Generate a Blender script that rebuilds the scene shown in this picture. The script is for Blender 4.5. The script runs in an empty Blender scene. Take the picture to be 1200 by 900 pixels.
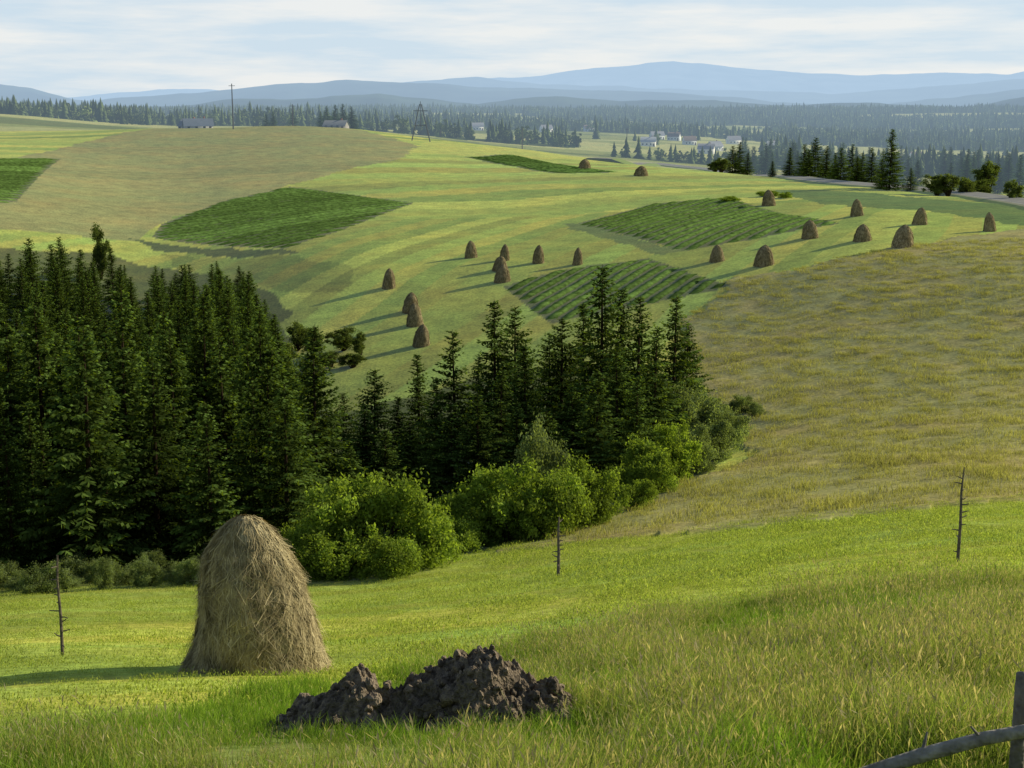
import bpy, math, random, bmesh
import numpy as np
from mathutils import Vector
random.seed(7); rng=np.random.default_rng(7)
F=1648.0; PITCH=math.radians(10.8); CP,SP=math.cos(PITCH),math.sin(PITCH)
SC=bpy.context.scene
# ------------------------------------------------------------------ helpers
def bearing_elev(xp,yp):
    a=(xp-600)/F; u=(450-yp)/F
    Y=CP+u*SP; Z=-SP+u*CP; h=math.hypot(a,Y)
    return math.atan2(a,Y), Z/h
def vn(x,y,seed=0):
    xi=np.floor(x); yi=np.floor(y); fx=x-xi; fy=y-yi
    fx=fx*fx*(3-2*fx); fy=fy*fy*(3-2*fy)
    def h(a,b):
        v=np.sin(a*127.1+b*311.7+seed*74.7)*43758.5453
        return v-np.floor(v)
    return (h(xi,yi)*(1-fx)+h(xi+1,yi)*fx)*(1-fy)+(h(xi,yi+1)*(1-fx)+h(xi+1,yi+1)*fx)*fy
def fbm(x,y,seed=0,o=4):
    s=0;a=.5;t=0
    for i in range(o):
        s=s+a*vn(x*2**i+i*17.3,y*2**i-i*9.1,seed+i); t+=a; a*=.5
    return s/t
def mesh_obj(name,V,Fc,col=None,mat=None,smooth=False):
    V=np.asarray(V,dtype=np.float32); 
    me=bpy.data.meshes.new(name)
    if not isinstance(Fc,(list,tuple)): Fc=[Fc]
    Fc=[np.asarray(f,dtype=np.int32) for f in Fc if len(f)]
    me.vertices.add(len(V)); me.vertices.foreach_set("co",V.ravel())
    nl=sum(f.size for f in Fc); me.loops.add(nl)
    me.loops.foreach_set("vertex_index",np.concatenate([f.ravel() for f in Fc]))
    tot=np.concatenate([np.full(len(f),f.shape[1],dtype=np.int32) for f in Fc])
    st=np.concatenate([[0],np.cumsum(tot)[:-1]]).astype(np.int32)
    me.polygons.add(len(tot)); me.polygons.foreach_set("loop_start",st); me.polygons.foreach_set("loop_total",tot)
    if smooth: me.polygons.foreach_set("use_smooth",np.ones(len(tot),dtype=bool))
    me.update(calc_edges=True)
    if col is not None:
        ca=me.color_attributes.new("Col",'FLOAT_COLOR','POINT')
        c=np.ones((len(V),4),dtype=np.float32); c[:,:3]=col
        ca.data.foreach_set("color",c.ravel())
    if mat: me.materials.append(mat)
    ob=bpy.data.objects.new(name,me); SC.collection.objects.link(ob)
    return ob
def only_mesh(*a,**k):
    o=mesh_obj(*a,**k); me=o.data; bpy.data.objects.remove(o); return me
def inst(name,me,loc,rotz=0,s=(1,1,1)):
    ob=bpy.data.objects.new(name,me); SC.collection.objects.link(ob)
    ob.location=loc; ob.rotation_euler=(0,0,rotz); ob.scale=s
    return ob
class Geo:
    def __init__(s): s.V=[];s.Q=[];s.C=[];s.n=0
    def add(s,v,q,c):
        v=np.asarray(v,float); q=np.asarray(q,int); s.V.append(v); s.Q.append(q+s.n); s.n+=len(v)
        cc=np.empty((len(v),3)); cc[:]=c; s.C.append(cc)
    def diamonds(s,c,u,v,col):
        n=len(c); V=np.stack([c-u,c+v,c+u,c-v],1).reshape(-1,3)
        Q=np.arange(n*4).reshape(-1,4); s.add(V,Q,np.repeat(np.broadcast_to(col,(n,3)),4,axis=0))
    def tube(s,p,r,col,k=7):
        p=np.asarray(p,float); n=len(p); V=[]
        for i in range(n):
            d=p[min(i+1,n-1)]-p[max(i-1,0)]; d=d/(np.linalg.norm(d)+1e-9)
            a=np.cross(d,[0,0,1.]) if abs(d[2])<.9 else np.cross(d,[1.,0,0]); a/=np.linalg.norm(a); b=np.cross(d,a)
            for j in range(k):
                t=2*math.pi*j/k; V.append(p[i]+r[i]*(a*math.cos(t)+b*math.sin(t)))
        Q=[[i*k+j,i*k+(j+1)%k,(i+1)*k+(j+1)%k,(i+1)*k+j] for i in range(n-1) for j in range(k)]
        s.add(V,Q,col)
    def arr(s): return np.concatenate(s.V),np.concatenate(s.Q),np.concatenate(s.C)
# ------------------------------------------------------------------ materials
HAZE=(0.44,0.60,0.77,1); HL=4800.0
def new_mat(name):
    m=bpy.data.materials.new(name); m.use_nodes=True; nt=m.node_tree; nt.nodes.clear()
    m.cycles.emission_sampling='NONE'; return m,nt
def N(nt,t,**k):
    n=nt.nodes.new(t)
    for a,b in k.items(): setattr(n,a,b)
    return n
def finish(nt,shader,haze=True):
    out=N(nt,'ShaderNodeOutputMaterial')
    if not haze: nt.links.new(shader,out.inputs[0]); return
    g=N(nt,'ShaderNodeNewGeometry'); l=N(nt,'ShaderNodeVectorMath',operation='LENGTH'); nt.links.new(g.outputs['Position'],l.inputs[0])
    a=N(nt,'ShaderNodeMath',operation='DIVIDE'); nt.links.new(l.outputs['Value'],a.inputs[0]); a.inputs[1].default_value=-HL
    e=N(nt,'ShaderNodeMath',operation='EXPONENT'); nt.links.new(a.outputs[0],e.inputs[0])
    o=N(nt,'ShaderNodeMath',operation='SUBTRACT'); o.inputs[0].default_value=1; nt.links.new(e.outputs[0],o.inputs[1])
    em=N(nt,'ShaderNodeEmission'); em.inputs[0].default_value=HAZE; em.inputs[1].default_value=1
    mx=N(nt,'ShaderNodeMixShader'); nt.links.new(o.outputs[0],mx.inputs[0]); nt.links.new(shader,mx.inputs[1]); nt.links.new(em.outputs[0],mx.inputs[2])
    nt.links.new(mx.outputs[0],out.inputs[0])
def noise_mul(nt,colsock,scale,lo,hi,vec,detail=4,rough=.6,cmin=.3,cmax=.7):
    n=N(nt,'ShaderNodeTexNoise'); n.inputs['Scale'].default_value=scale; n.inputs['Detail'].default_value=detail; n.inputs['Roughness'].default_value=rough
    nt.links.new(vec,n.inputs['Vector'])
    r=N(nt,'ShaderNodeMapRange'); r.inputs[1].default_value=cmin; r.inputs[2].default_value=cmax; r.inputs[3].default_value=lo; r.inputs[4].default_value=hi
    nt.links.new(n.outputs[0],r.inputs[0])
    m=N(nt,'ShaderNodeVectorMath',operation='SCALE'); nt.links.new(colsock,m.inputs[0]); nt.links.new(r.outputs[0],m.inputs['Scale'])
    return m.outputs[0],n.outputs[0]
def mat_col(name,trans=0.0,rough=.9,haze=True,rnd=0.0,nscale=None,bump=0,nlo=.7,nhi=1.3,tint=(1.25,1.25,.5)):
    m,nt=new_mat(name); at=N(nt,'ShaderNodeAttribute',attribute_name='Col'); c=at.outputs['Color']
    g=N(nt,'ShaderNodeNewGeometry'); nz=None
    if nscale: c,nz=noise_mul(nt,c,nscale,nlo,nhi,g.outputs['Position'],2)
    if rnd:
        oi=N(nt,'ShaderNodeObjectInfo'); r=N(nt,'ShaderNodeMapRange'); r.inputs[3].default_value=1-rnd; r.inputs[4].default_value=1+rnd
        nt.links.new(oi.outputs['Random'],r.inputs[0]); s=N(nt,'ShaderNodeVectorMath',operation='SCALE'); nt.links.new(c,s.inputs[0]); nt.links.new(r.outputs[0],s.inputs['Scale']); c=s.outputs[0]
    b=N(nt,'ShaderNodeBsdfPrincipled') if bump else N(nt,'ShaderNodeBsdfDiffuse')
    nt.links.new(c,b.inputs[0]); b.inputs['Roughness'].default_value=rough if bump else 0
    if bump: b.inputs['Specular IOR Level'].default_value=.2
    if bump and nz is not None:
        bp=N(nt,'ShaderNodeBump'); bp.inputs['Strength'].default_value=bump; bp.inputs['Distance'].default_value=.1; nt.links.new(nz,bp.inputs['Height']); nt.links.new(bp.outputs[0],b.inputs['Normal'])
    sh=b.outputs[0]
    if trans:
        t=N(nt,'ShaderNodeBsdfTranslucent'); mm=N(nt,'ShaderNodeVectorMath',operation='MULTIPLY'); nt.links.new(c,mm.inputs[0]); mm.inputs[1].default_value=tint
        nt.links.new(mm.outputs[0],t.inputs[0]); mx=N(nt,'ShaderNodeMixShader'); mx.inputs[0].default_value=trans
        nt.links.new(sh,mx.inputs[1]); nt.links.new(t.outputs[0],mx.inputs[2]); sh=mx.outputs[0]
    finish(nt,sh,haze); return m
M_needle=mat_col('spruce_needles',trans=.38,rnd=.3,haze=False,tint=(1.7,1.6,.4))
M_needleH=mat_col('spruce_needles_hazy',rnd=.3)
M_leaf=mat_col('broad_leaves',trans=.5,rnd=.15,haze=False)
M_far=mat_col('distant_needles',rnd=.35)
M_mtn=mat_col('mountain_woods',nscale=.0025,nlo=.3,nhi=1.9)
M_grass=mat_col('grass_blades',trans=.5,rnd=.18,haze=False,tint=(1.25,1.3,.55))
M_hay=mat_col('dry_hay',nscale=3.5,nlo=.6,nhi=1.25,haze=False)
M_hayfar=mat_col('weathered_hay',nscale=2.5,rnd=.15,nlo=.65,nhi=1.2,haze=False)
M_wood=mat_col('weathered_wood',nscale=9,nlo=.6,nhi=1.3,bump=.6)
M_soil=mat_col('moist_soil',nscale=14,nlo=.45,nhi=1.5,bump=1.0,haze=False)
M_build=mat_col('painted_plaster',nscale=.5,nlo=.9,nhi=1.05)
M_road=mat_col('asphalt',nscale=.4,nlo=.85,nhi=1.15)
M_crop=mat_col('potato_leaves',nscale=1.1,nlo=.6,nhi=1.4,haze=False,trans=.25)
def terrain_mat():
    m,nt=new_mat('meadow_ground'); at=N(nt,'ShaderNodeAttribute',attribute_name='Col'); g=N(nt,'ShaderNodeNewGeometry'); P=g.outputs['Position']
    c,_=noise_mul(nt,at.outputs['Color'],.3,.78,1.22,P,4,.65)
    c,n2=noise_mul(nt,c,2.4,.68,1.32,P,3,.75)  # fine tone variation; also paints grass self-shadow into the ground colour
    n=N(nt,'ShaderNodeTexNoise'); n.inputs['Scale'].default_value=.09; n.inputs['Detail'].default_value=3; nt.links.new(P,n.inputs['Vector'])
    r=N(nt,'ShaderNodeMapRange'); r.inputs[1].default_value=.42; r.inputs[2].default_value=.68; nt.links.new(n.outputs[0],r.inputs[0])
    mu=N(nt,'ShaderNodeVectorMath',operation='MULTIPLY'); nt.links.new(c,mu.inputs[0]); mu.inputs[1].default_value=(1.2,1.04,1.0)
    mx=N(nt,'ShaderNodeMix',data_type='VECTOR'); nt.links.new(r.outputs[0],mx.inputs[0]); nt.links.new(c,mx.inputs[4]); nt.links.new(mu.outputs[0],mx.inputs[5])
    b=N(nt,'ShaderNodeBsdfDiffuse'); nt.links.new(mx.outputs[1],b.inputs[0])
    bp=N(nt,'ShaderNodeBump'); bp.inputs['Strength'].default_value=.35; bp.inputs['Distance'].default_value=.2; nt.links.new(n2,bp.inputs['Height']); nt.links.new(bp.outputs[0],b.inputs['Normal'])
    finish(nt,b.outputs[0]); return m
M_ground=terrain_mat()
# ------------------------------------------------------------------ terrain profiles
T={
 0:[(12.3,905),(18,850),(26,805),(33,766),(45,728),(60,700),(80,675),(110,640),(150,555),(200,440),(240,350),(280,282),(330,232),(400,197),(480,172),(520,162),(600,158),(700,142),(850,130),(1100,134),(1600,134),(2600,133)],
 200:[(12.3,900),(18,838),(28,785),(40,735),(60,692),(80,665),(110,635),(150,550),(200,435),(240,360),(285,295),(330,257),(380,225),(430,200),(480,177),(525,158),(560,149),(600,150),(650,156),(900,150),(1400,141),(2600,133)],
 400:[(12.3,900),(18,832),(28,777),(45,720),(60,684),(75,656),(100,632),(130,560),(155,495),(176,440),(200,390),(230,330),(260,290),(310,250),(380,213),(450,183),(520,157),(565,147),(610,147),(660,152),(1000,148),(1500,142),(2500,131)],
 600:[(12.3,900),(18,825),(28,765),(45,704),(60,668),(68,648),(85,625),(110,565),(135,505),(160,442),(176,405),(200,358),(225,315),(270,275),(330,235),(400,202),(470,182),(530,172),(620,179),(750,178),(950,168),(1300,155),(1800,145),(2500,131)],
 800:[(12.3,900),(18,815),(28,752),(45,684),(60,643),(66,628),(90,578),(115,530),(140,470),(165,408),(190,350),(215,310),(260,266),(320,232),(370,212),(420,200),(480,198),(600,206),(900,186),(1200,166),(1600,157),(2000,148),(2600,131)],
 1000:[(12.3,900),(18,806),(28,738),(45,669),(60,626),(70,608),(95,546),(120,490),(145,430),(170,368),(198,300),(240,262),(290,238),(340,217),(380,215),(450,222),(600,216),(900,200),(1200,185),(1600,168),(2000,155),(2600,131)],
 1200:[(12.3,900),(18,800),(28,725),(45,652),(60,610),(72,588),(100,520),(125,460),(150,395),(175,330),(200,287),(230,265),(260,250),(280,238),(310,236),(370,241),(450,240),(600,226),(900,206),(1200,190),(1600,170),(2000,155),(2600,129)],
}
TAIL=[(3500,136),(6000,139),(12000,140),(40000,139)]
LR=np.linspace(math.log(.5),math.log(45000),900)
cols=[];bs=[]
for xp,kn in sorted(T.items()):
    r=[];e=[]
    for rr in (.5,.8,1.2,2,3,5,8): r.append(rr); e.append(-(1.8/rr+.345))
    for rr,yy in kn+TAIL: r.append(rr); e.append(bearing_elev(xp,yy)[1])
    v=np.interp(LR,np.log(r),e)
    k=np.exp(-.5*(np.arange(-9,10)/2.6)**2); k/=k.sum()
    vs=np.convolve(np.pad(v,9,mode='edge'),k,'valid')
    w=np.clip((LR-math.log(4))/.5,0,1)
    cols.append(v*(1-w)+vs*w); bs.append(bearing_elev(xp,500)[0])
cols=np.array(cols); bs=np.array(bs)
BG=np.radians(np.arange(-45,45.01,.5))
E=np.stack([np.interp(BG,bs,cols[:,j]) for j in range(len(LR))],1)
k=np.exp(-.5*(np.arange(-8,9)/3.2)**2); k/=k.sum()
E=np.apply_along_axis(lambda c:np.convolve(np.pad(c,8,mode='edge'),k,'valid'),0,E)
def H0(x,y):
    x=np.asarray(x,float); y=np.asarray(y,float)
    r=np.maximum(np.hypot(x,y),.51); b=np.arctan2(x,y)
    fb=np.clip((b-BG[0])/(BG[1]-BG[0]),0,len(BG)-1.001); ib=fb.astype(int); fb=fb-ib
    fr=np.clip((np.log(r)-LR[0])/(LR[1]-LR[0]),0,len(LR)-1.001); ir=fr.astype(int); fr=fr-ir
    e=(E[ib,ir]*(1-fr)+E[ib,ir+1]*fr)*(1-fb)+(E[ib+1,ir]*(1-fr)+E[ib+1,ir+1]*fr)*fb
    z=e*r
    w=np.clip((np.abs(b)-math.radians(60))/math.radians(60),0,1); w=w*w*(3-2*w)
    z=z*(1-w)+w*(-1.8)
    z=z+(fbm(x/9,y/9,3,3)-.5)*.35*np.clip(r/20,0,1)+(fbm(x/60,y/60,5,3)-.5)*1.6*np.clip((r-90)/120,0,1)
    return z
RM=np.exp(np.linspace(math.log(6),math.log(6000),2600))
def hit(xp,yp,rmin=6,H=None):
    b,e=bearing_elev(xp,yp); R=RM[RM>=rmin]; x=R*math.sin(b); y=R*math.cos(b)
    d=(H or H0)(x,y)-e*R; i=np.argmax(d>=0)
    if d[i]<0: i=len(R)-1
    elif i>0:
        t=d[i-1]/(d[i-1]-d[i]); return (x[i-1]+(x[i]-x[i-1])*t, y[i-1]+(y[i]-y[i-1])*t)
    return (x[i],y[i])
def poly(pts,rmin=6): return np.array([hit(a,b,rmin) for a,b in pts])
def inside(P,x,y):
    m=np.zeros(x.shape,bool); bb=(x>=P[:,0].min())&(x<=P[:,0].max())&(y>=P[:,1].min())&(y<=P[:,1].max())
    xs=x[bb]; ys=y[bb]; r=np.zeros(xs.shape,bool); n=len(P)
    for i in range(n):
        x1,y1=P[i]; x2,y2=P[(i+1)%n]
        if y1==y2: continue
        c=((y1>ys)!=(y2>ys))&(xs<(x2-x1)*(ys-y1)/(y2-y1)+x1); r^=c
    m[bb]=r; return m
Z_rough=poly([(1350,268),(1200,270),(1100,284),(1000,300),(930,318),(855,325),(845,345),(800,372),(795,440),(850,480),(880,540),(700,600),(600,646),(660,640),(800,626),(1000,606),(1200,586),(1350,570)],60)
Z_top=poly([(-150,200),(0,190),(80,172),(180,151),(300,147.5),(420,152),(490,172),(470,186),(340,217),(200,255),(160,283),(0,268),(-150,262)],200)
Z_cropA=poly([(-60,188),(72,186),(60,194),(45,208),(20,236),(-60,250)],200)
Z_c1=poly([(340,219),(485,238),(400,270),(335,291),(178,278),(190,262),(262,236)],200)
Z_bankshade=poly([(150,279),(330,292),(345,298),(300,301),(250,301),(180,292)],180)  # terrace bank: its shade is painted into the ground as dark green
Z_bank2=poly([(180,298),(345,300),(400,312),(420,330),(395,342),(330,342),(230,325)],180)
Z_c2=poly([(676,262),(760,240),(850,232),(985,262),(880,281),(800,294)],150)
Z_c3=poly([(590,336),(660,316),(760,303),(858,335),(800,348),(700,368),(645,379)],150)
Z_c4=poly([(545,184),(600,181),(725,202),(650,203)],200)
Z_ditch=poly([(905,223),(960,222),(1080,232),(1300,252),(1300,268),(1180,262),(1060,246),(960,238)],200)
Z_dk1=poly([(650,262),(680,262),(800,294),(770,300)],150)
Z_yel=poly([(500,165),(560,172),(640,178),(700,190),(640,185),(540,182),(490,178),(430,192),(350,215),(480,178)],200)
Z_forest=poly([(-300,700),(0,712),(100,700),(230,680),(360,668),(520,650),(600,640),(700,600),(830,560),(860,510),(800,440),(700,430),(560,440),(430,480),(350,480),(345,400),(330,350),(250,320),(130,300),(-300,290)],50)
RBx=[bearing_elev(x,750)[0] for x in (-300,0,240,450,640,900,1200,1500)]; RBr=[16.5,18,19.5,23,30,34,36,38]
def rb(x,y): return np.interp(np.arctan2(x,y),RBx,RBr)
def jit(x,y,s=1.0):
    return x+(vn(x/5,y/5,11)-.5)*3*s, y+(vn(x/5,y/5,12)-.5)*3*s
def Hh(x,y):
    x=np.asarray(x,float); y=np.asarray(y,float); z=H0(x,y)
    jx,jy=jit(x,y); m=inside(Z_rough,np.atleast_1d(jx),np.atleast_1d(jy)).reshape(x.shape)
    return z+m*(.14+.08*vn(x/2.3,y/2.3,4))
def G(x,y): return float(Hh(np.array([x]),np.array([y]))[0])
def place(xp,yp,rmin=6):
    x,y=hit(xp,yp,rmin,Hh); return (x,y,G(x,y))
def at(xp,r,yp=500):
    b=bearing_elev(xp,yp)[0]; x=r*math.sin(b); y=r*math.cos(b); return (x,y,G(x,y))
def to_px(x,y,z):
    d=y*CP-z*SP; return 600+F*x/d, 450-F*(y*SP+z*CP)/d
ang=np.concatenate([np.arange(-180,-26,3.0),np.arange(-26,26,.06),np.arange(26,180.1,3.0)]); ang=np.radians(ang)
rr=np.concatenate([np.exp(np.arange(math.log(.6),math.log(140),.0118)),np.exp(np.arange(math.log(141),math.log(620),.006)),np.exp(np.arange(math.log(625),math.log(4000),.0125)),np.exp(np.linspace(math.log(4050),math.log(42000),40))])
A,R=np.meshgrid(ang,rr); X=R*np.sin(A); Y=R*np.cos(A); Z=Hh(X.ravel(),Y.ravel()).reshape(X.shape)
nr,na=X.shape
V=np.stack([X.ravel(),Y.ravel(),Z.ravel()],1)
i=np.arange((nr-1)*na).reshape(nr-1,na)[:,:-1].ravel()
Q=np.stack([i,i+1,i+na+1,i+na],1)
x=X.ravel(); y=Y.ravel(); r_=np.hypot(x,y); jx,jy=jit(x,y)
C=np.empty((len(x),3)); C[:]=(.36,.43,.08)
def paint(m,c): C[m]=np.array(c)
def strips(m,dx,dy,w,amp,seed):
    s=(x*dy-y*dx)/w+ (vn(x/40,y/40,8)-.5)*1.2; s0=np.floor(s); h=np.sin(s0*12.9898+seed)*43758.5; h=h-np.floor(h)
    k=1+amp*(h-.5)*2; hue=np.sin(s0*3.7+seed)*.5*amp
    C[m]*=k[m,None]; C[m,0]*=(1+hue[m])
mid=(r_>150)&(r_<620)
strips(mid&(r_<300),.40,.92,5.0,.22,1.0)
strips(mid&(r_>=300),.97,.22,12,.26,2.0)
nearm=(r_<=150); paint(nearm,(.38,.46,.085)); strips(nearm,.99,.10,2.0,.16,5.0); strips(nearm,.97,.25,8,.16,7.0)
tall=r_<rb(x,y)+(vn(x/2,y/2,9)-.5)*4; paint(tall,(.23,.28,.075))
paint(inside(Z_rough,jx,jy),(.345,.33,.115))
paint(inside(Z_yel,jx,jy),(.46,.50,.10))
paint(inside(Z_top,jx,jy),(.30,.305,.10)); strips(inside(Z_top,jx,jy),.9,.4,20,.08,3.0)
for Zc in (Z_cropA,Z_c1,Z_c2,Z_c3,Z_c4): paint(inside(Zc,x,y),(.15,.17,.06))
paint(inside(Z_dk1,jx,jy),(.17,.22,.06)); paint(inside(Z_bankshade,jx,jy),(.10,.13,.035)); m=inside(Z_bank2,jx,jy); C[m]*=.68; paint(inside(Z_ditch,jx,jy),(.14,.21,.05))
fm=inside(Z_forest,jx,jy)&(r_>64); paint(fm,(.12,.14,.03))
far=r_>620
fn=fbm(x/260,y/140,21,4); paint(far,(.27,.31,.105)); paint(far&(fn>.54),(.42,.44,.17)); paint(far&(fn<.40),(.16,.20,.07))
def farwood(x,y,r):
    n=fbm(x/300,y/170,33,4); b=np.degrees(np.arctan2(x,y))
    vil=((np.abs(b-6.3)<3.6)&(r>850)&(r<1420))
    return ((r>2050)&(n>.42))|(r>2550)|((r>800)&(n>.535-.05*(b>8))&~vil)|((r>1500)&(n>.49))
FARF=farwood(x,y,r_); paint(FARF&far,(.07,.095,.035))
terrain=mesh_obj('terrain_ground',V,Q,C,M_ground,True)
# ------------------------------------------------------------------ mountains
def mountains(name,prof,D,half,col,seed,amp=5):
    m=700; xs=np.linspace(-500,1700,m); ys=np.interp(xs,[p[0] for p in prof],[p[1] for p in prof])
    ys=ys+(fbm(xs/70,xs*0+seed,seed,5)-.5)*amp
    b=np.arctan((xs-600)/F); n=61; tt=np.linspace(-1,1,n); V=[]
    zr=(136-ys)/F*D*1.03
    for t in tt:
        rr=D+half*t; p_=math.cos(t*math.pi/2)**1.2 if abs(t)<1 else 0
        xx=rr*np.sin(b); yy=rr*np.cos(b)
        nz=(1-np.abs(2*fbm(xx/half*3,yy/half*3,seed,5)-1)*2)
        z=-60+(zr+60)*p_*(1+.5*nz*(1-p_))
        V.append(np.stack([xx,yy,z],1))
    V=np.concatenate(V); i=np.arange((n-1)*m).reshape(n-1,m)[:,:-1].ravel()
    mesh_obj(name,V,np.stack([i,i+1,i+m+1,i+m],1),np.broadcast_to(col,(len(V),3)),M_mtn,True)
mountains('forested_ridge',[(-500,128),(0,122),(200,126),(300,119),(450,114),(560,122),(660,115),(800,119),(900,126),(1020,122),(1120,125),(1200,116),(1700,118)],4000,900,(.05,.07,.035),15,8)
mountains('mountain_ridge',[(-500,100),(0,104),(50,107),(90,116),(120,122),(150,117),(250,110),(330,101),(400,98),(500,99),(560,104),(640,107),(750,110),(850,114),(950,123),(1010,128),(1060,122),(1150,111),(1200,106),(1700,100)],6800,1700,(.06,.08,.06),3,7)
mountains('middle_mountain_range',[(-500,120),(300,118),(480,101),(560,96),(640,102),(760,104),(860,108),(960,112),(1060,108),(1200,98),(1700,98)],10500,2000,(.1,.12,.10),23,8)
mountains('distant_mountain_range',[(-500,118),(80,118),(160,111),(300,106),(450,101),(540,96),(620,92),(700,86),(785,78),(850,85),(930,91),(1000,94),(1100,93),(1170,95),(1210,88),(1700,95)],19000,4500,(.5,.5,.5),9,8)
# ------------------------------------------------------------------ vegetation meshes
def spruce_mesh(name,Ht,Rad,seed,mat):
    g=Geo(); rs=np.random.default_rng(seed)
    g.tube([(0,0,-.5),(0,0,Ht*.3),(0,0,Ht*.7),(0,0,Ht)],[.2,.15,.08,.01],(.05,.035,.025))
    z=Ht*.04
    while z<Ht*.975:
        f=1-z/Ht; nb=int(7.5+3.5*f); lv=rs.uniform(.75,1.15)
        for j in range(nb):
            a=rs.uniform(0,2*math.pi); L=Rad*(min(f,.8)/.8)**.9*rs.uniform(.68,1.14)*lv+.16
            L*=(1+.15*math.sin(a*2+seed))*(1-.25*max(0,f-.85)/.15)
            pitch=-.40*f+.35*(1-f)+rs.normal(0,.08); zz=z+rs.uniform(-.18,.18)
            k=max(3,int(L/.30)); s=np.linspace(.2,1,k)
            d=np.array([math.cos(a),math.sin(a),0]); sd=np.array([-math.sin(a),math.cos(a),0])
            c=d*(L*s)[:,None]; c[:,2]=zz+L*(pitch*s+.22*s*s-.12*s)
            tw=np.clip(.40*L*(1.1-s*.75),.15,.44)
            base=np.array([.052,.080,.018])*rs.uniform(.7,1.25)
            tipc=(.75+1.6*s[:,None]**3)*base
            for sg in (-1,1):
                dirv=(d*.65+sd*sg*.75)[None,:]*np.ones((k,1)); dirv[:,2]=rs.uniform(-.55,-.05,k)
                u=dirv*tw[:,None]*.55; w=np.cross(dirv,[0,0,1.]); w/=np.linalg.norm(w,axis=1)[:,None]
                w=w*.09; w[:,2]+=rs.uniform(-.07,.07,k)
                g.diamonds(c+u+rs.normal(0,.04,(k,3)),u,w,tipc*rs.uniform(.7,1.35,(k,1)))
            hz=np.zeros((k,3)); hz[:,2]=-tw*.42; ww=np.tile(d*.10,(k,1))+rs.normal(0,.04,(k,3))
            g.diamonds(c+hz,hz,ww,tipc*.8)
        z+=.34+.12*f
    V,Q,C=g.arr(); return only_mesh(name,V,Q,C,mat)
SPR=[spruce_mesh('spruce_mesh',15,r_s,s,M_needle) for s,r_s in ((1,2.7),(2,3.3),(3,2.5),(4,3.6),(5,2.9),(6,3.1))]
SPH=[]
for me in SPR[:3]:
    m2=me.copy(); m2.materials[0]=M_needleH; SPH.append(m2)
def spruce(loc,h,wid=1.0,far=False):
    me=random.choice(SPH if far else SPR); s=h/15; w=(s**.75)*wid
    o=inst('spruce_tree',me,(loc[0],loc[1],loc[2]-.1),random.uniform(0,6.28),(w,w,s)); 
    o.rotation_euler[0]=random.gauss(0,.015); o.rotation_euler[1]=random.gauss(0,.015); return o
def bush_mesh(name,w,h,seed,ncl,nlf,leaf,col,tree=False):
    g=Geo(); rs=np.random.default_rng(seed); cs=[]
    lob=[(rs.uniform(-.33,.33)*w,rs.uniform(-.33,.33)*w,rs.uniform(.62,1.0)*h,rs.uniform(.2,.34)*w) for _ in range(5 if not tree else 3)]
    if tree: lob=[(0,0,h,.3*w)]+lob
    for i in range(ncl):
        lx,ly,lh,lr=lob[rs.integers(len(lob))]
        a=rs.uniform(0,2*math.pi); zz=rs.uniform(.08 if not tree else .28,1)**.85
        env=math.sqrt(max(0,1-((zz-.42)/.62)**2)); q=lr*env*rs.uniform(.45,1.1); rad=rs.uniform(.06,.16)*min(w,h)
        c=np.array([lx*min(1,.35+zz)+math.cos(a)*q,ly*min(1,.35+zz)+math.sin(a)*q,max(.1,zz*lh-rad*.5)]); cs.append((c,rad))
    for c,rad in cs:
        if rs.random()<.4:
            g.tube([(c[0]*.08,c[1]*.08,-.2),(c[0]*.4,c[1]*.4,c[2]*.45),tuple(c)],[.07*h/4,.04*h/4,.012],(.07,.055,.04),5)
        n=int(nlf/ncl*(rad/(.12*min(w,h)))**1.7); v=rs.normal(size=(n,3)); v/=np.linalg.norm(v,axis=1)[:,None]
        rr=rad*rs.uniform(.35,1.35,n)*(1+.3*np.sin(v[:,0]*7+v[:,2]*5+seed)); p=c+v*rr[:,None]; p[:,2]=np.maximum(p[:,2],.02)
        nn=v+rs.normal(0,.8,(n,3)); u=np.cross(nn,rs.normal(size=(n,3))); u/=np.linalg.norm(u,axis=1)[:,None]; w_=np.cross(nn,u); w_/=np.linalg.norm(w_,axis=1)[:,None]
        s=leaf*rs.uniform(.6,1.3,(n,1)); cc=np.array(col)*rs.uniform(.7,1.35)*rs.uniform(.7,1.35,(n,1))
        g.diamonds(p,u*s,w_*s*.55,cc)
    V,Q,C=g.arr(); return only_mesh(name,V,Q,C,M_leaf)
BSH=[bush_mesh('bush_mesh',5,4,s,70,15000,.10,(.22,.30,.05)) for s in (11,12,13,18)]
WIL=[bush_mesh('willow_mesh',5,4,s,70,15000,.09,(.19,.24,.10)) for s in (14,15)]
DTR=[bush_mesh('broadleaf_mesh',6,9,s,50,9000,.2,(.11,.145,.04),True) for s in (16,17)]
def bush(kind,name,loc,w,h,ew=5,eh=4):
    me=random.choice(kind); return inst(name,me,(loc[0],loc[1],loc[2]-.1),random.uniform(0,6.28),(w/ew,w/ew*random.uniform(.85,1.15),h/eh))
outx=[-300,0,60,130,200,245,300,335,380,420]; outy=[262,268,268,285,303,298,316,345,380,440]
pts=[];tries=0
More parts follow.
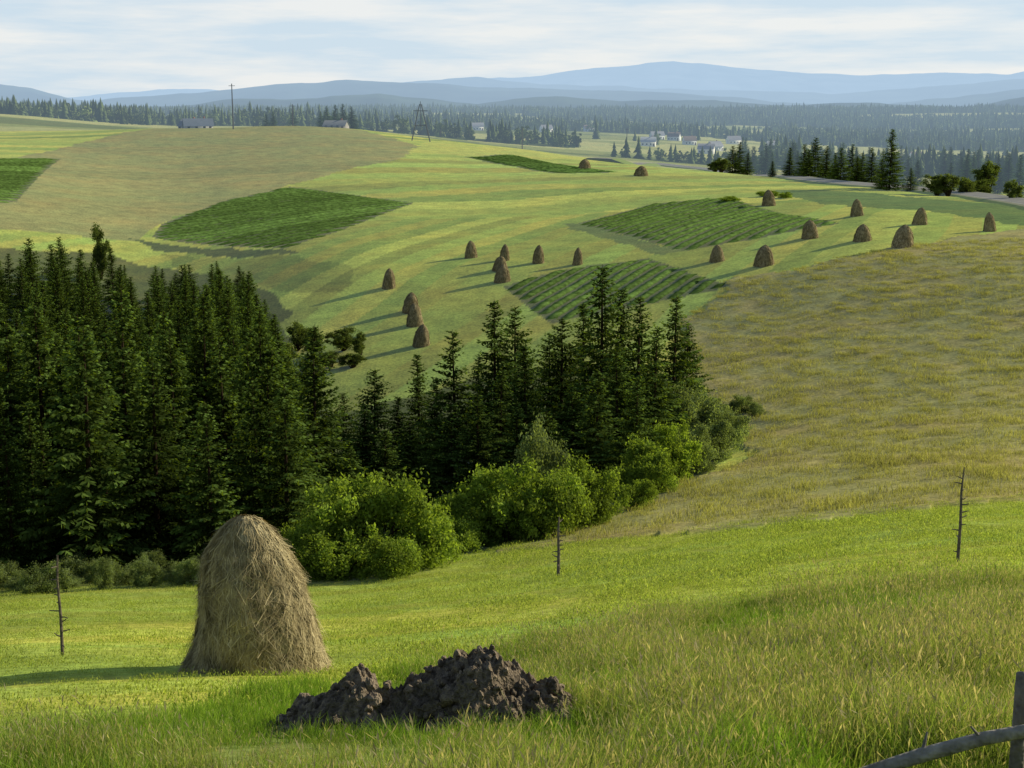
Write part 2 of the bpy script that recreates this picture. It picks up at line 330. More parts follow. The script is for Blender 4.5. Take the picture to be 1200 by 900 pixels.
while len(pts)<380 and tries<14000:
    tries+=1
    r=math.sqrt(random.uniform(68**2,245**2)); xp=random.uniform(-260,372)
    if r<95 and xp>350: continue
    if r>120 and xp>345-(r-120)*.35: continue
    x0,y0,z0=at(xp,r)
    md=3.2 if r<110 else 4.5
    if any((x0-a)**2+(y0-b)**2<md*md for a,b in pts): continue
    h=random.uniform(9,17) if r>80 else random.uniform(8,14.5)
    X0,Yt=to_px(x0,y0,z0+h); lim=np.interp(X0,outx,outy)+random.uniform(0,35)
    if Yt<lim:
        h2=h-(lim-Yt)*r/F
        if h2<5: continue
        h=h2
    pts.append((x0,y0)); spruce((x0,y0,z0),h,random.uniform(.85,1.25))
for xp,yt,r in [(372,480,118),(402,458,128),(437,430,122),(467,462,110),(492,412,128),(512,440,118),(535,385,112),(560,415,125),(581,348,118),(604,356,126),(618,400,108),(643,388,128),(658,370,116),(683,352,122),(705,308,112),(724,335,122),(745,345,110),(765,380,105),(787,343,118),(803,375,124),(815,440,118),(560,460,98),(605,470,100),(700,430,98),(745,440,97),(450,500,100),(410,520,98),(640,480,98),(530,470,104),(480,490,103),(585,430,104),(672,450,101),(725,410,103),(430,470,110)]:
    l=at(xp,r); h=bearing_elev(xp,yt)[1]*r-l[2]
    if h>3: spruce(l,h,1.28)
for xp,yt,r in [(10,372,84),(52,352,88),(100,365,84),(150,400,80),(192,385,82),(232,395,86),(266,398,82),(322,405,85),(345,470,88),(300,440,80)]:
    l=at(xp,r); h=bearing_elev(xp,yt)[1]*r-l[2]; spruce(l,h,1.2)
bush(DTR,'broadleaf_tree',at(128,258),3.6,10.0,6,9)
for xp,r,w,h in [(375,66,3.8,3.4),(412,64,4.4,4.4),(440,64,4.6,4.7),(475,65,3.6,3.6),(505,67,2.8,2.6),(525,72,3.0,2.4),(360,69,3,3.0),(455,61.5,3,2.4),(400,62,3.4,2.6)]:
    bush(BSH,'hazel_bush',at(xp,r),w*1.15,h)
for xp,r,w,h in [(560,76,4.5,4.2),(600,75,5,5.0),(650,76,4.5,4.6),(690,78,3.8,4.0),(540,82,4,4),(745,92,4.6,4.2),(740,84,2.6,2.2),(790,98,4,4.6),(770,90,3,3),(625,74,3.5,3),(672,77,3,3)]:
    bush(BSH,'alder_bush',at(xp,r),w*1.15,h)
for xp,r,w,h in [(800,112,5,6),(825,115,5.5,5.6),(850,112,4,4),(810,100,3.6,3.8),(640,86,4,7),(620,88,4,5),(835,106,4,3.4),(820,101,3,2.5)]:
    bush(WIL,'willow_bush',at(xp,r),w*1.1,h)
for xp,r,w,h in [(350,195,4,4.5),(372,190,3.5,4.2),(405,190,5,3.5),(425,186,2.5,3.6),(390,182,4,2.5),(415,180,3.5,2.2),(868,128,3,2),(885,126,1.8,1.2),(340,178,5,6),(355,170,4,5),(290,150,6,8)]:
    bush(WIL if r<130 else DTR,'shrub',at(xp,r),w,h,*( (5,4) if r<130 else (6,9)))
for xp in list(range(-60,250,17)):
    bush(WIL,'undergrowth_bush',at(xp+random.uniform(-7,7),random.uniform(61,68)),random.uniform(1,2.6),random.uniform(.5,1.7))
for xp,yt,r in [(858,170,450),(866,166,455),(876,178,450),(925,172,430),(942,168,420),(955,160,425),(968,170,415),(985,172,390),(998,168,395),(1010,178,385),(1022,172,380),(1043,150,345),(1068,196,345),(905,188,430),(1034,185,350),(948,175,412),(978,178,400),(1004,182,380)]:
    l=at(xp,r,200); h=bearing_elev(xp,yt)[1]*r-l[2]; spruce(l,h,1.5)
for xp,r,w,h in [(1100,330,6,5),(1113,326,6,5.5),(1130,335,6,5),(1150,340,7,4.5),(1187,305,4,5.0),(845,440,6,5),(838,445,5,4),(1160,540,11,13)]:
    bush(DTR,'roadside_tree',at(xp,r,200),w,h,6,9)
for xp,yp,w,h in [(855,236,6,1.3),(905,230,6,1.3),(920,232,4,1.5)]:
    bush(BSH,'scrub',place(xp,yp,150),w,h)
for xp,yt,r in [(383,124,610),(392,122,620),(402,121,615),(412,124,610),(320,130,640),(312,133,640),(343,128,700),(376,130,620)]:
    l=at(xp,r,140); spruce(l,bearing_elev(xp,yt)[1]*r-l[2],1.5,True)
for q in range(90):
    r=random.uniform(460,850); xp=random.uniform(860,1230)
    l=at(xp,r,200); spruce(l,random.uniform(9,17),1.4,True)
# ------------------------------------------------------------------ distant forest
def far_tree(seed):
    rs=np.random.default_rng(seed); n=9; V=[];Q=[];C=[];k=0
    for l in range(6):
        z0=l*.15; z1=z0+.3 if l<5 else 1.0; R0=.26*(1-l*.15)
        for j in range(n):
            a=2*math.pi*j/n+l; q=R0*(1.15 if j%2 else .6)*rs.uniform(.75,1.2); V.append((math.cos(a)*q,math.sin(a)*q,z0+rs.uniform(-.03,.02))); C.append((.10,.135,.045) if j%2 else (.065,.09,.035))
        V.append((0,0,z1)); C.append((.10,.13,.045))
        for j in range(n): Q.append((k+j,k+(j+1)%n,k+n))
        k+=n+1
    return np.array(V),np.array(Q),np.array(C)
def emitter(name,P,size,childname,child_me):
    n=len(P); P=np.asarray(P,float); a=rng.uniform(0,2*math.pi,n); s=np.asarray(size)/2
    u=np.stack([np.cos(a),np.sin(a),0*a],1)*s[:,None]; v=np.stack([-np.sin(a),np.cos(a),0*a],1)*s[:,None]
    V=np.stack([P-u-v,P+u-v,P+u+v,P-u+v],1).reshape(-1,3)
    em=mesh_obj(name,V,np.arange(4*n).reshape(-1,4)); em.instance_type='FACES'; em.use_instance_faces_scale=True; em.instance_faces_scale=1
    em.show_instancer_for_render=False; em.show_instancer_for_viewport=False
    ch=bpy.data.objects.new(childname,child_me); SC.collection.objects.link(ch); ch.parent=em
    return em
n=90000; b=rng.uniform(math.radians(-26),math.radians(26),n); r=np.sqrt(rng.uniform(700**2,2900**2,n)); fx=r*np.sin(b); fy=r*np.cos(b)
dens=farwood(fx,fy,r)&(rng.random(n)<.28); dens|=(rng.random(n)<.008)&(r>950)
dens|=(np.degrees(b)<-14)&(r>950)&(r<1500)&(rng.random(n)<.3)
fx=fx[dens]; fy=fy[dens]; fz=Hh(fx,fy); sz=rng.uniform(7,13,len(fx))*(.65+.8*fbm(fx/90,fy/90,44,2))+np.minimum(rng.exponential(1.8,len(fx)),4)
ball=bush_mesh('far_broadleaf',.9,1,61,14,260,.09,(.14,.175,.055),False); ball.materials[0]=M_far
for k in range(5):
    if k<3:
        V_,Q_,C_=far_tree(50+k); me=only_mesh('conifer_far',V_,Q_,C_,M_far)
    else: me=ball
    s=slice(k,None,5); emitter('distant_forest',np.stack([fx[s],fy[s],fz[s]-.5],1),sz[s]*(1 if k<3 else .85),'conifer' if k<3 else 'broadleaf',me)
# ------------------------------------------------------------------ grass
def tuft_mesh(n,rad,h0,h1,w,seed,seedheads=0.,cols=((.18,.26,.05),(.34,.36,.12)),bend=.35,hs=1.0,hcol=(.42,.36,.22)):
    rs=np.random.default_rng(seed); g=Geo()
    a=rs.uniform(0,2*math.pi,n); q=rad*np.sqrt(rs.random(n)); B=np.stack([q*np.cos(a),q*np.sin(a),0*a-.03],1)
    h=rs.uniform(h0,h1,n); la=rs.uniform(0,2*math.pi,n); ln=h*rs.uniform(.05,bend*2,n); L=np.stack([np.cos(la)*ln-.08*h,np.sin(la)*ln,0*ln],1)
    wa=rs.uniform(0,2*math.pi,n); W=np.stack([np.cos(wa),np.sin(wa),0*wa],1)*w*rs.uniform(.6,1.2,(n,1))
    z=np.zeros((n,3)); z[:,2]=h
    P0=B; P1=B+z*.55+L*.3; P2=B+z*(1-.25*bend)+L
    V=np.stack([P0-W,P0+W,P1+W*.8,P1-W*.8,P2+W*.15,P2-W*.15],1).reshape(-1,3); o=np.arange(n)[:,None]*6
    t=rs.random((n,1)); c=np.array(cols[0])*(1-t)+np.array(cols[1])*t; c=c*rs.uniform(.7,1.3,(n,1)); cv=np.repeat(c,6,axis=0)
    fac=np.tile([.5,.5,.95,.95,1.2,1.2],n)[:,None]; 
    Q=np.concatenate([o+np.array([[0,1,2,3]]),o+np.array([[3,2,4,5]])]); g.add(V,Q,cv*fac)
    m=rs.random(n)<seedheads
    if m.any():
        k=m.sum(); c=P2[m]; u=np.zeros((k,3)); u[:,2]=rs.uniform(.02,.05,k)*hs; u[:,:2]=L[m][:,:2]*.12
        g.diamonds(c,u,W[m]/w*.007*hs,np.array(hcol)*rs.uniform(.75,1.25,(k,1)))
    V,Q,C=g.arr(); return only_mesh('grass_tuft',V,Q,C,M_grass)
c0=at(498,15.8,850)
def nomound(x,y): return ~((np.abs(x-c0[0])<1.95)&(y>c0[1]-2.0)&(y<c0[1]+.9))
def scatter(name,n,r0,r1,bdeg,cond,smin,smax,meshes,child,keep_rail=True):
    b=rng.uniform(math.radians(bdeg[0]),math.radians(bdeg[1]),n); r=np.sqrt(rng.uniform(r0**2,r1**2,n)); x=r*np.sin(b); y=r*np.cos(b)
    k=cond(x,y,r); x=x[k];y=y[k]; z=Hh(x,y); s=rng.uniform(smin,smax,len(x))*(.55+.8*vn(x/1.9,y/1.9,40))*(.72+.26*np.clip((x+6)/7,0,1.3))
    s=np.where((np.abs(x-c0[0])<2.3)&(y<c0[1])&(y>c0[1]-4.5),s*.60,s)
    s=np.where((x>2.2)&(np.hypot(x,y)<12.0),np.minimum(s*.38,.42),s)
    for i,me in enumerate(meshes):
        sl=slice(i,None,len(meshes)); emitter(name,np.stack([x[sl],y[sl],z[sl]],1),s[sl],child,me)
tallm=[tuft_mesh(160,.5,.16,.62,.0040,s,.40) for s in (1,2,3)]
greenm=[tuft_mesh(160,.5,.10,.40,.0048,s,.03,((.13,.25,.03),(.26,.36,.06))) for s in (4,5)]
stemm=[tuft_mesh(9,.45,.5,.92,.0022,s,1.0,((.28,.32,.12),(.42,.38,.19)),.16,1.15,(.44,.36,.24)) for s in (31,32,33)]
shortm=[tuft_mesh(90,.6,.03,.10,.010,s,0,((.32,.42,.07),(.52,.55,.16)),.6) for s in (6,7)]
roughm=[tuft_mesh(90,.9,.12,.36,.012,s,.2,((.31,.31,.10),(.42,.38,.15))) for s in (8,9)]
lush=lambda x,y: fbm(x/4,y/4,60,3)+np.clip(-x/30,-.12,.14)
tz=lambda x,y,r:(r<rb(x,y)+(vn(x/2,y/2,9)-.5)*4)&nomound(x,y)
scatter('tall_meadow_grass',5600,5,40,(-27,27),lambda x,y,r:tz(x,y,r)&(lush(x,y)<.54),.6,1.2,tallm,'grass_tuft')
scatter('green_meadow_grass',5400,5,40,(-27,27),lambda x,y,r:tz(x,y,r)&(lush(x,y)>.41),.6,1.15,greenm,'grass_tuft')
scatter('seeding_grass_stems',3000,5,40,(-27,27),lambda x,y,r:tz(x,y,r)&(vn(x/1.7,y/1.7,77)>.35+.35*(x<1))&~((x>2.2)&(r<12.0)),.6,1.1,stemm,'grass_stem')
scatter('corner_short_grass',900,9,12,(8,27),lambda x,y,r:(x>2.0),1.0,1.3,greenm,'grass_tuft')
scatter('mound_edge_grass',620,11,19,(-15,5),lambda x,y,r:~nomound(x,y)&((y<c0[1]-.72+.5*vn(x*2,y*2,2)))&(np.abs(x-c0[0])<2.4),.7,1.25,greenm,'grass_tuft')
scatter('mown_meadow_grass',13000,17,75,(-26,26),lambda x,y,r:(r>rb(x,y)-1)&~inside(Z_rough,x,y)&~(inside(Z_forest,x,y)&(r>66)),.8,1.3,shortm,'grass_stubble')
scatter('rough_hillside_grass',8000,62,210,(-6,26),lambda x,y,r:inside(Z_rough,x,y),.7,1.2,roughm,'grass_clump')
# ------------------------------------------------------------------ haystacks
def hay_mesh(name,Ht,Rb,nst,wst,seed,mat,prof,dark=.75,lump=1.0,cc0=(.20,.155,.075),cc1=(.42,.34,.18),lean=.04):
    rs=np.random.default_rng(seed); g=Geo(); na_,nh=72,44
    pt,pr=zip(*prof)
    def rad(th,t):
        th=th%(2*math.pi); th=np.where(th>math.pi,2*math.pi-th,th)+.0*t
        r=np.interp(t,pt,pr)*Rb
        return r*(1+lump*(.05*np.sin(2*th+seed)+.14*(fbm(th*1.6+10,t*4,seed,3)-.5)+.16*(fbm(np.cos(th)*4+9,t*8+np.sin(th)*4,seed+3,4)-.5)))
    th=np.linspace(0,2*math.pi,na_+1)[:-1]; tt=np.linspace(0,1,nh)
    TH,TT=np.meshgrid(th,tt); RR=rad(TH,TT); lx=lean*Ht*TT**2
    V=np.stack([(RR*np.cos(TH)+lx).ravel(),(RR*np.sin(TH)).ravel(),(TT*Ht-.05).ravel()],1)
    i=np.arange((nh-1)*na_); j=(i//na_)*na_+(i%na_+1)%na_; Q=np.stack([i,j,j+na_,i+na_],1)
    g.add(V,Q,np.array([.24,.185,.095])*dark)
    n=nst; t0=rs.uniform(.02,1,n)**.9; a0=rs.uniform(0,2*math.pi,n); ln=rs.uniform(.15,.65,n)*Ht/3.2; lay=rs.random(n)
    fl=np.where(rs.random(n)<.15,3.0,1.0)
    P=[]
    for k,q in enumerate((0,.5,1)):
        t=np.clip(t0-q*ln/Ht,0,1); a=a0+q*rs.normal(0,.12,n)*fl; r=rad(a,t)+lay*.05*lump+.05*q*rs.random(n)*fl*lump
        P.append(np.stack([r*np.cos(a)+lean*Ht*t*t,r*np.sin(a),t*Ht-.04+(rs.uniform(0,.05,n) if k==0 else 0)],1))
    W=np.stack([-np.sin(a0),np.cos(a0),rs.normal(0,.3,n)],1)*wst*rs.uniform(.5,1.3,(n,1))
    V=np.stack([P[0]-W,P[0]+W,P[1]+W,P[1]-W,P[2]+W*.3,P[2]-W*.3],1).reshape(-1,3); o=np.arange(n)[:,None]*6
    patch=vn(a0*3,t0*9,seed+9)[:,None]
    tone=np.clip(rs.random((n,1))*.7+patch*.5-.1,0,1); cc=np.array(cc0)*(1-tone)+np.array(cc1)*tone
    g.add(V,np.concatenate([o+np.array([[0,1,2,3]]),o+np.array([[3,2,4,5]])]),np.repeat(cc,6,axis=0))
    V,Q,C=g.arr(); return only_mesh(name,V,Q,C,mat)
profN=[(0,1.06),(.06,1.02),(.2,.93),(.4,.82),(.58,.70),(.72,.575),(.83,.44),(.91,.32),(.965,.2),(.99,.1),(1,.0)]
profF=[(0,1.0),(.1,.98),(.3,.9),(.5,.8),(.68,.66),(.82,.48),(.93,.27),(1,0)]
hn=hay_mesh('haystack_mesh',3.3,1.42,28000,.008,5,M_hay,profN,.6,1.5,(.21,.165,.08),(.55,.47,.27),-.035)
p=place(299,786); inst('haystack',hn,(p[0],p[1],p[2]-.05),.3)
HF=[hay_mesh('haystack_far_mesh',3,1.2,1400,.035,s,M_hayfar,profF,.85,1.3,(.22,.175,.09),(.45,.37,.21)) for s in (20,21,22,23)]
for xp,yp,hp,wp in [(456,337,24,17),(552,302,21,15),(591,305,20,13),(586,317,18,18),(589,330,22,19),(631,308,22,15),(677,310,21,13),(481,365,24,20),(486,381,28,20),(494,405,27,21),(685,198,12,15),(751,206,12,17),(840,306,20,18),(895,311,25,23),(949,279,22,21),(1004,253,20,15),(1011,282,20,21),(1058,289,26,26),(1078,263,20,17),(1160,271,22,15),(901,241,19,16)]:
    p=place(xp,yp,120); r=math.hypot(p[0],p[1]); h=hp*r/F; w=wp*r/F
    o=inst('haystack',random.choice(HF),(p[0],p[1],p[2]-.12),random.uniform(0,6.28),(w/2.5,w/2.5,h/3)); o.rotation_euler[0]=random.gauss(0,.04)
# ------------------------------------------------------------------ drying poles
def dry_pole(xp,yp,yt,seed):
    p=place(xp,yp); r=math.hypot(p[0],p[1]); h=bearing_elev(xp,yt)[1]*r-p[2]; rs=random.Random(seed); g=Geo(); c=(.12,.095,.07); k=r/50
    g.tube([(0,0,-.4),(.02,0,h*.4),(-.01,.01,h*.75),(.03,0,h)],[.065*k,.055*k,.04*k,.02],c,8)
    for i in range(12):
        z=h*(.12+.83*i/12)+rs.uniform(-.05,.05); a=rs.uniform(0,6.28); L=rs.uniform(.10,.36)*k
        g.tube([(0,0,z),(math.cos(a)*L*.6,math.sin(a)*L*.6,z+.02),(math.cos(a)*L,math.sin(a)*L,z+rs.uniform(0,.08))],[.03*k,.022*k,.012],c,5)
    V,Q,C=g.arr(); o=mesh_obj('hay_drying_pole',V,Q,C,M_wood,True); o.location=p
dry_pole(73,768,650,1); dry_pole(654,676,605,2); dry_pole(1122,659,547,3)
# ------------------------------------------------------------------ fence
def world_at(xp,yp,r):
    b,e=bearing_elev(xp,yp); return np.array([r*math.sin(b),r*math.cos(b),e*r])
p=at(1193,11.6,870); top=world_at(1192,786,11.6)
g=Geo(); hh=top[2]-p[2]; g.tube([(0,0,-.3),(0,0,hh*.5),(.0,0,hh-.02),(.0,0,hh)],[.062,.058,.054,.0],(.18,.16,.13),10)
V,Q,C=g.arr(); o=mesh_obj('fence_post',V,Q,C,M_wood); o.location=p
g=Geo(); a=world_at(985,915,11.0); m1=world_at(1080,885,11.1); m2=world_at(1150,866,11.2); b=world_at(1260,846,11.3)
g.tube([a,m1,m2,b],[.05,.06,.055,.05],(.32,.29,.24),10)
g.tube([m1,m1+np.array([.05,.05,.18])],[.02,.008],(.2,.18,.16),6)
g.tube([m2,m2+np.array([-.1,-.03,.12])],[.018,.008],(.2,.18,.16),6)
V,Q,C=g.arr(); mesh_obj('fallen_fence_rail',V,Q,C,M_wood,True)
# ------------------------------------------------------------------ soil mound
nx,ny=260,150
ux=np.linspace(-1.95,1.95,nx); uy=np.linspace(-1.05,1.05,ny); UX,UY=np.meshgrid(ux,uy)
env=np.interp(UX,[-1.95,-1.6,-1.15,-.75,-.38,0,.38,.68,1.0,1.3,1.6,1.95],[0,.24,.5,.72,.55,.66,.86,1.05,.95,.66,.5,0])
fall=np.clip(1-(np.abs(UY)/1.05)**1.7,0,1)
lump=fbm(UX*2.6,UY*2.6,70,5); rid=1-np.abs(2*fbm(UX*4,UY*4,73,4)-1)
hz=env*fall*(.45+.95*lump)+(rid-.7)*.38*np.clip(env*fall*3,0,1)+(fbm(UX*14,UY*14,75,3)-.5)*.07-.06
WX=c0[0]+UX; WY=c0[1]+UY; base=Hh(WX.ravel(),WY.ravel()).reshape(WX.shape)
V=np.stack([WX.ravel(),WY.ravel(),(base+hz).ravel()],1); i=np.arange((ny-1)*nx).reshape(ny-1,nx)[:,:-1].ravel()
g=Geo(); cm=np.array([.165,.13,.09])*(.6+.9*fbm(UX*3,UY*3,79,3).ravel()[:,None]); g.add(V,np.stack([i,i+1,i+nx+1,i+nx],1),cm)
bm=bmesh.new(); bmesh.ops.create_icosphere(bm,subdivisions=2,radius=1); iv=np.array([v.co[:] for v in bm.verts]); it=np.array([[v.index for v in f.verts] for f in bm.faces]); bm.free()
tri=[]
for k in range(360):
    a=rng.uniform(-1.85,1.85); bb=rng.uniform(-1.0,.78)
    s=rng.uniform(.012,.065)*(1 if rng.random()<.9 else 1.7); ix=int((a+1.95)/3.9*(nx-1)); iy=int((bb+1.05)/2.1*(ny-1))
    if hz[iy,ix]<.05 and rng.random()<.6: continue
    q=iv*(1+1.3*(fbm(iv[:,0]*1.8+k,iv[:,1]*1.8+iv[:,2],k%7,3)-.5)[:,None])*s*rng.uniform(.6,1.4,3)
    q=q+np.array([WX[iy,ix],WY[iy,ix],base[iy,ix]+hz[iy,ix]+s*.1]); tri.append(it+g.n); g.add(q,np.zeros((0,4),int),np.array([.19,.15,.105])*rng.uniform(.6,1.3))
V=np.concatenate(g.V); C=np.concatenate(g.C); mesh_obj('soil_mound',V,[g.Q[0],np.concatenate(tri)],C,M_soil)
# ------------------------------------------------------------------ potato rows
def crop(P,dirx,diry,sp,hgt,seed,name='potato_field'):
    rs=np.random.default_rng(seed)
    l=math.hypot(dirx,diry); dx,dy=dirx/l,diry/l; s=P[:,0]*dy-P[:,1]*dx; t=P[:,0]*dx+P[:,1]*dy; g=Geo(); grp=1
    for ri,sv in enumerate(np.arange(s.min(),s.max(),sp)):
        if ri%4==0: grp=rs.uniform(.75,1.28)
        tv=np.arange(t.min(),t.max(),.7); xx=sv*dy+tv*dx; yy=-sv*dx+tv*dy; m=inside(P,xx,yy)
        if m.sum()<4: continue
        idx=np.where(m)[0]; a_=idx[0]+rs.integers(0,2); xx=xx[a_:idx[-1]+1]; yy=yy[a_:idx[-1]+1]; n=len(xx)
        if n<3: continue
        rows=[]; endf=np.clip(np.minimum(np.arange(n),np.arange(n)[::-1])/3,0,1)
        for off,hf in ((-.32,-.05),(-.2,.8),(0,1),(.2,.8),(.32,-.05)):
            o=off*sp+rs.normal(0,.06,n); px_=xx+dy*o; py_=yy-dx*o
            rows.append(np.stack([px_,py_,Hh(px_,py_)+hf*hgt*rs.uniform(.6,1.25,n)*endf],1))
        V=np.concatenate(rows); i=np.arange(n-1)
        Q=np.concatenate([np.stack([k*n+i,k*n+i+1,(k+1)*n+i+1,(k+1)*n+i],1) for k in range(4)])
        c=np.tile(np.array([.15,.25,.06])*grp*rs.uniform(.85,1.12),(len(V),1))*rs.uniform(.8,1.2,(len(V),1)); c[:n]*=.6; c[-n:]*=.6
        g.add(V,Q,c)
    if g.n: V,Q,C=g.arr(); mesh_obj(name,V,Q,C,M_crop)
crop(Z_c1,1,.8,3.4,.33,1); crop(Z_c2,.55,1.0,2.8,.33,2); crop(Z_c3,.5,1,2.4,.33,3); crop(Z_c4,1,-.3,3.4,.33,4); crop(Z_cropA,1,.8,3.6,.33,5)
# ------------------------------------------------------------------ road
rp=[hit(a,b,200) for a,b in [(700,189),(760,192),(850,202),(950,214),(1050,222),(1130,231),(1200,239)]]
d=np.array(rp[-1])-np.array(rp[-2]); rp.append(tuple(np.array(rp[-1])+d/np.linalg.norm(d)*90)); rp=np.array(rp)
cs=np.concatenate([[0],np.cumsum(np.hypot(*np.diff(rp,axis=0).T))]); ss=np.arange(0,cs[-1],3.)
pxx=np.interp(ss,cs,rp[:,0]); pyy=np.interp(ss,cs,rp[:,1])
kk=np.ones(15)/15; pxx=np.convolve(np.pad(pxx,7,mode='edge'),kk,'valid'); pyy=np.convolve(np.pad(pyy,7,mode='edge'),kk,'valid')
tx=np.gradient(pxx); ty=np.gradient(pyy); l=np.hypot(tx,ty)+1e-6; nxv,nyv=-ty/l,tx/l
zc=np.maximum.reduce([Hh(pxx+nxv*o,pyy+nyv*o) for o in (-4,-2,0,2,4)]); zc=np.convolve(np.pad(zc,7,mode='edge'),kk,'valid')
g=Geo()
def ribbon(o0,o1,dz0,dz1,col):
    n=len(pxx); V=np.concatenate([np.stack([pxx+nxv*o0,pyy+nyv*o0,zc+dz0],1),np.stack([pxx+nxv*o1,pyy+nyv*o1,zc+dz1],1)]); i=np.arange(n-1); g.add(V,np.stack([i,i+1,n+i+1,n+i],1),col)
ribbon(-3.0,3.0,.50,.70,(.27,.255,.22)); ribbon(-4.2,-3.0,.40,.50,(.27,.265,.16)); ribbon(3.0,4.2,.70,.66,(.27,.265,.16)); ribbon(-10,-4.2,-1.6,.40,(.20,.26,.07)); ribbon(4.2,10,.66,-1.6,(.20,.26,.07))
ribbon(-2.85,-2.72,.510,.515,(.55,.55,.52)); ribbon(2.72,2.85,.698,.703,(.55,.55,.52))
V,Q,C=g.arr(); mesh_obj('country_road',V,Q,C,M_road)
# ------------------------------------------------------------------ buildings & poles
def house(loc,w,d,h,rh,rot,wall,roof,name='farm_house'):
    e=bpy.data.objects.new(name,None); SC.collection.objects.link(e); e.location=loc; e.rotation_euler=(0,0,rot)
    def part(nm,V,Fs,c):
        o=mesh_obj(nm,V,Fs,np.broadcast_to(c,(len(V),3)),M_build); o.parent=e; return o
    def box(nm,x0,x1,y0,y1,z0,z1,c):
        V=[(x0,y0,z0),(x1,y0,z0),(x1,y1,z0),(x0,y1,z0),(x0,y0,z1),(x1,y0,z1),(x1,y1,z1),(x0,y1,z1)]
        part(nm,V,np.array([[0,3,2,1],[4,5,6,7],[0,1,5,4],[1,2,6,5],[2,3,7,6],[3,0,4,7]]),c)
    box('walls',-w/2,w/2,-d/2,d/2,-1,h,wall)
    part('gables',[(-w/2,-d/2,h),(-w/2,d/2,h),(-w/2,0,h+rh),(w/2,-d/2,h),(w/2,d/2,h),(w/2,0,h+rh)],np.array([[0,1,2],[3,5,4]]),wall)
    o=.5; k=rh/(d/2)
    part('roof',[(-w/2-o,-d/2-o,h-o*k+.05),(w/2+o,-d/2-o,h-o*k+.05),(w/2+o,0,h+rh+.05),(-w/2-o,0,h+rh+.05),(-w/2-o,d/2+o,h-o*k+.05),(w/2+o,d/2+o,h-o*k+.05)],np.array([[0,1,2,3],[3,2,5,4]]),roof)
    for i in range(3): 
        cx=-w/2+w*(i+.5)/3.6; box('window_%d'%(i+1),cx-.5,cx+.5,-d/2-.04,-d/2-.01,1.0,2.2,(.03,.04,.05))
    box('door',w*.36,w*.36+.95,-d/2-.04,-d/2-.01,0,2.1,(.1,.05,.03)); box('chimney',w*.2,w*.2+.6,.5,1.1,h,h+rh+.8,(.25,.12,.08))
def sink(l,dz): return (l[0],l[1],l[2]+dz)
house(sink(at(232,590,145),-1.2),11,8,2.2,2.8,.3,(.4,.4,.38),(.16,.19,.23)); house(sink(at(222,600,145),-1.2),7,6,2.2,2.6,-.5,(.4,.38,.35),(.2,.22,.25)); house(sink(at(394,600,145),-1.2),9,7,2.0,2.2,-.2,(.3,.28,.25),(.2,.21,.22))
for xp,r,rot in [(770,1250,.3),(790,1230,-.4),(808,1150,.2),(828,1000,-.3),(838,1080,.6),(860,1250,.3),(905,1200,.2),(760,1080,-.2),(1075,1150,.2),(560,1300,.1),(690,1500,.2),(640,1400,.5)]:
    p=at(xp,r,160); wc=random.choice([(.75,.74,.7),(.75,.73,.65),(.6,.62,.6)]); rc=random.choice([(.3,.3,.32),(.25,.2,.17),(.42,.44,.46),(.35,.36,.38)])
    house(p,random.uniform(8,12),7,3.6,3.4,rot,wc,rc)
def pole(xp,yt,r,cross=True):
    p=at(xp,r,140); h=bearing_elev(xp,yt)[1]*r-p[2]; g=Geo(); g.tube([(0,0,-.5),(0,0,h*.5),(0,0,h)],[.28,.24,.18],(.08,.07,.06))
    if cross: g.tube([(-1.2,0,h-.8),(1.2,0,h-.8)],[.1,.1],(.08,.07,.06),5)
    V,Q,C=g.arr(); o=mesh_obj('power_pole',V,Q,C,M_wood); o.location=p
pole(273,98,560); pole(343,122,640); pole(735,150,900); pole(612,150,700)
p=at(493,520,150); h=bearing_elev(493,122)[1]*520-p[2]; g=Geo(); cc=(.08,.07,.06)
g.tube([(-3.4,0,-.5),(-.3,0,h)],[.22,.16],cc); g.tube([(3.4,0,-.5),(.3,0,h)],[.22,.16],cc); g.tube([(-2,0,h*.42),(2,0,h*.42)],[.13,.13],cc); g.tube([(-2.6,0,h*.82),(2.6,0,h*.82)],[.13,.13],cc); g.tube([(0,0,h*.4),(0,0,h+1)],[.12,.1],cc)
V,Q,C=g.arr(); o=mesh_obj('power_pylon',V,Q,C,M_wood); o.location=p
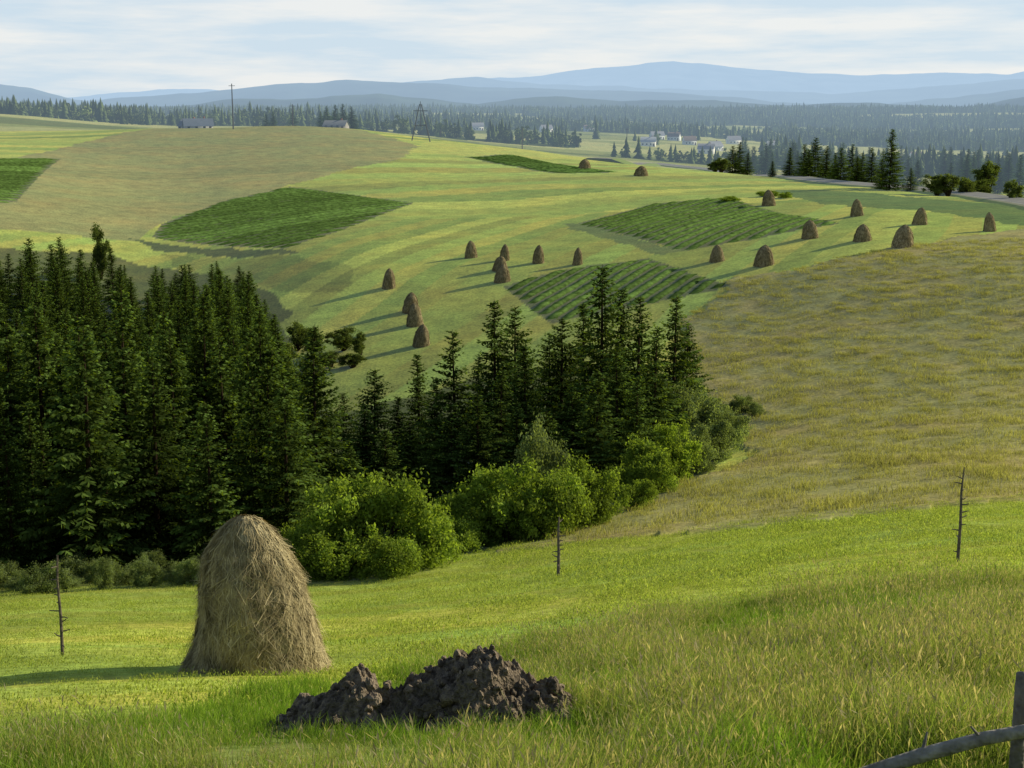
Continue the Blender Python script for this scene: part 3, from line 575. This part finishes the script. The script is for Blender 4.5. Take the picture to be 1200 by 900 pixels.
# ------------------------------------------------------------------ sky, sun, camera
SUN_AZ,SUN_EL=math.radians(68),math.radians(23)
w=bpy.data.worlds.new('World'); SC.world=w; w.use_nodes=True; nt=w.node_tree; nt.nodes.clear()
sk=N(nt,'ShaderNodeTexSky',sky_type='NISHITA'); sk.sun_disc=False; sk.sun_elevation=SUN_EL; sk.sun_rotation=SUN_AZ; sk.dust_density=.6
tc=N(nt,'ShaderNodeTexCoord'); mp=N(nt,'ShaderNodeMapping'); mp.inputs['Scale'].default_value=(1.3,1.3,11); mp.inputs['Rotation'].default_value=(.05,.03,0); nt.links.new(tc.outputs['Generated'],mp.inputs[0])
nz=N(nt,'ShaderNodeTexNoise'); nz.inputs['Scale'].default_value=3.2; nz.inputs['Detail'].default_value=5; nz.inputs['Roughness'].default_value=.6; nt.links.new(mp.outputs[0],nz.inputs['Vector'])
mr=N(nt,'ShaderNodeMapRange'); mr.inputs[1].default_value=.42; mr.inputs[2].default_value=.60; nt.links.new(nz.outputs[0],mr.inputs[0])
cl=N(nt,'ShaderNodeMix',data_type='RGBA'); nt.links.new(mr.outputs[0],cl.inputs[0]); cl.inputs[6].default_value=(6.3,7.6,8.7,1); cl.inputs[7].default_value=(8.7,8.9,8.9,1)
sx=N(nt,'ShaderNodeSeparateXYZ'); nt.links.new(tc.outputs['Generated'],sx.inputs[0])
hr=N(nt,'ShaderNodeMapRange',interpolation_type='SMOOTHSTEP'); hr.inputs[1].default_value=.08; hr.inputs[2].default_value=.32; hr.inputs[3].default_value=.93; hr.inputs[4].default_value=.05; nt.links.new(sx.outputs['Z'],hr.inputs[0])
mx=N(nt,'ShaderNodeMix',data_type='RGBA'); nt.links.new(hr.outputs[0],mx.inputs[0]); nt.links.new(sk.outputs[0],mx.inputs[6]); nt.links.new(cl.outputs[2],mx.inputs[7])
bg=N(nt,'ShaderNodeBackground'); bg.inputs[1].default_value=.1; nt.links.new(mx.outputs[2],bg.inputs[0]); ow=N(nt,'ShaderNodeOutputWorld'); nt.links.new(bg.outputs[0],ow.inputs[0])
sl=bpy.data.lights.new('sun','SUN'); sl.energy=5; sl.angle=math.radians(.5); sl.color=(1,.91,.68); so=bpy.data.objects.new('sun',sl); SC.collection.objects.link(so)
dv=Vector((math.sin(SUN_AZ)*math.cos(SUN_EL),math.cos(SUN_AZ)*math.cos(SUN_EL),math.sin(SUN_EL))); so.rotation_euler=dv.to_track_quat('Z','Y').to_euler(); so.location=(60,40,60)
cd=bpy.data.cameras.new('camera'); co=bpy.data.objects.new('camera',cd); SC.collection.objects.link(co); co.location=(0,0,0); co.rotation_euler=(math.pi/2-PITCH,0,0)
cd.sensor_width=36; cd.lens=36*F/1200; cd.clip_start=.1; cd.clip_end=80000; SC.camera=co
SC.view_settings.view_transform='Standard'; SC.view_settings.look='None'; SC.view_settings.exposure=0
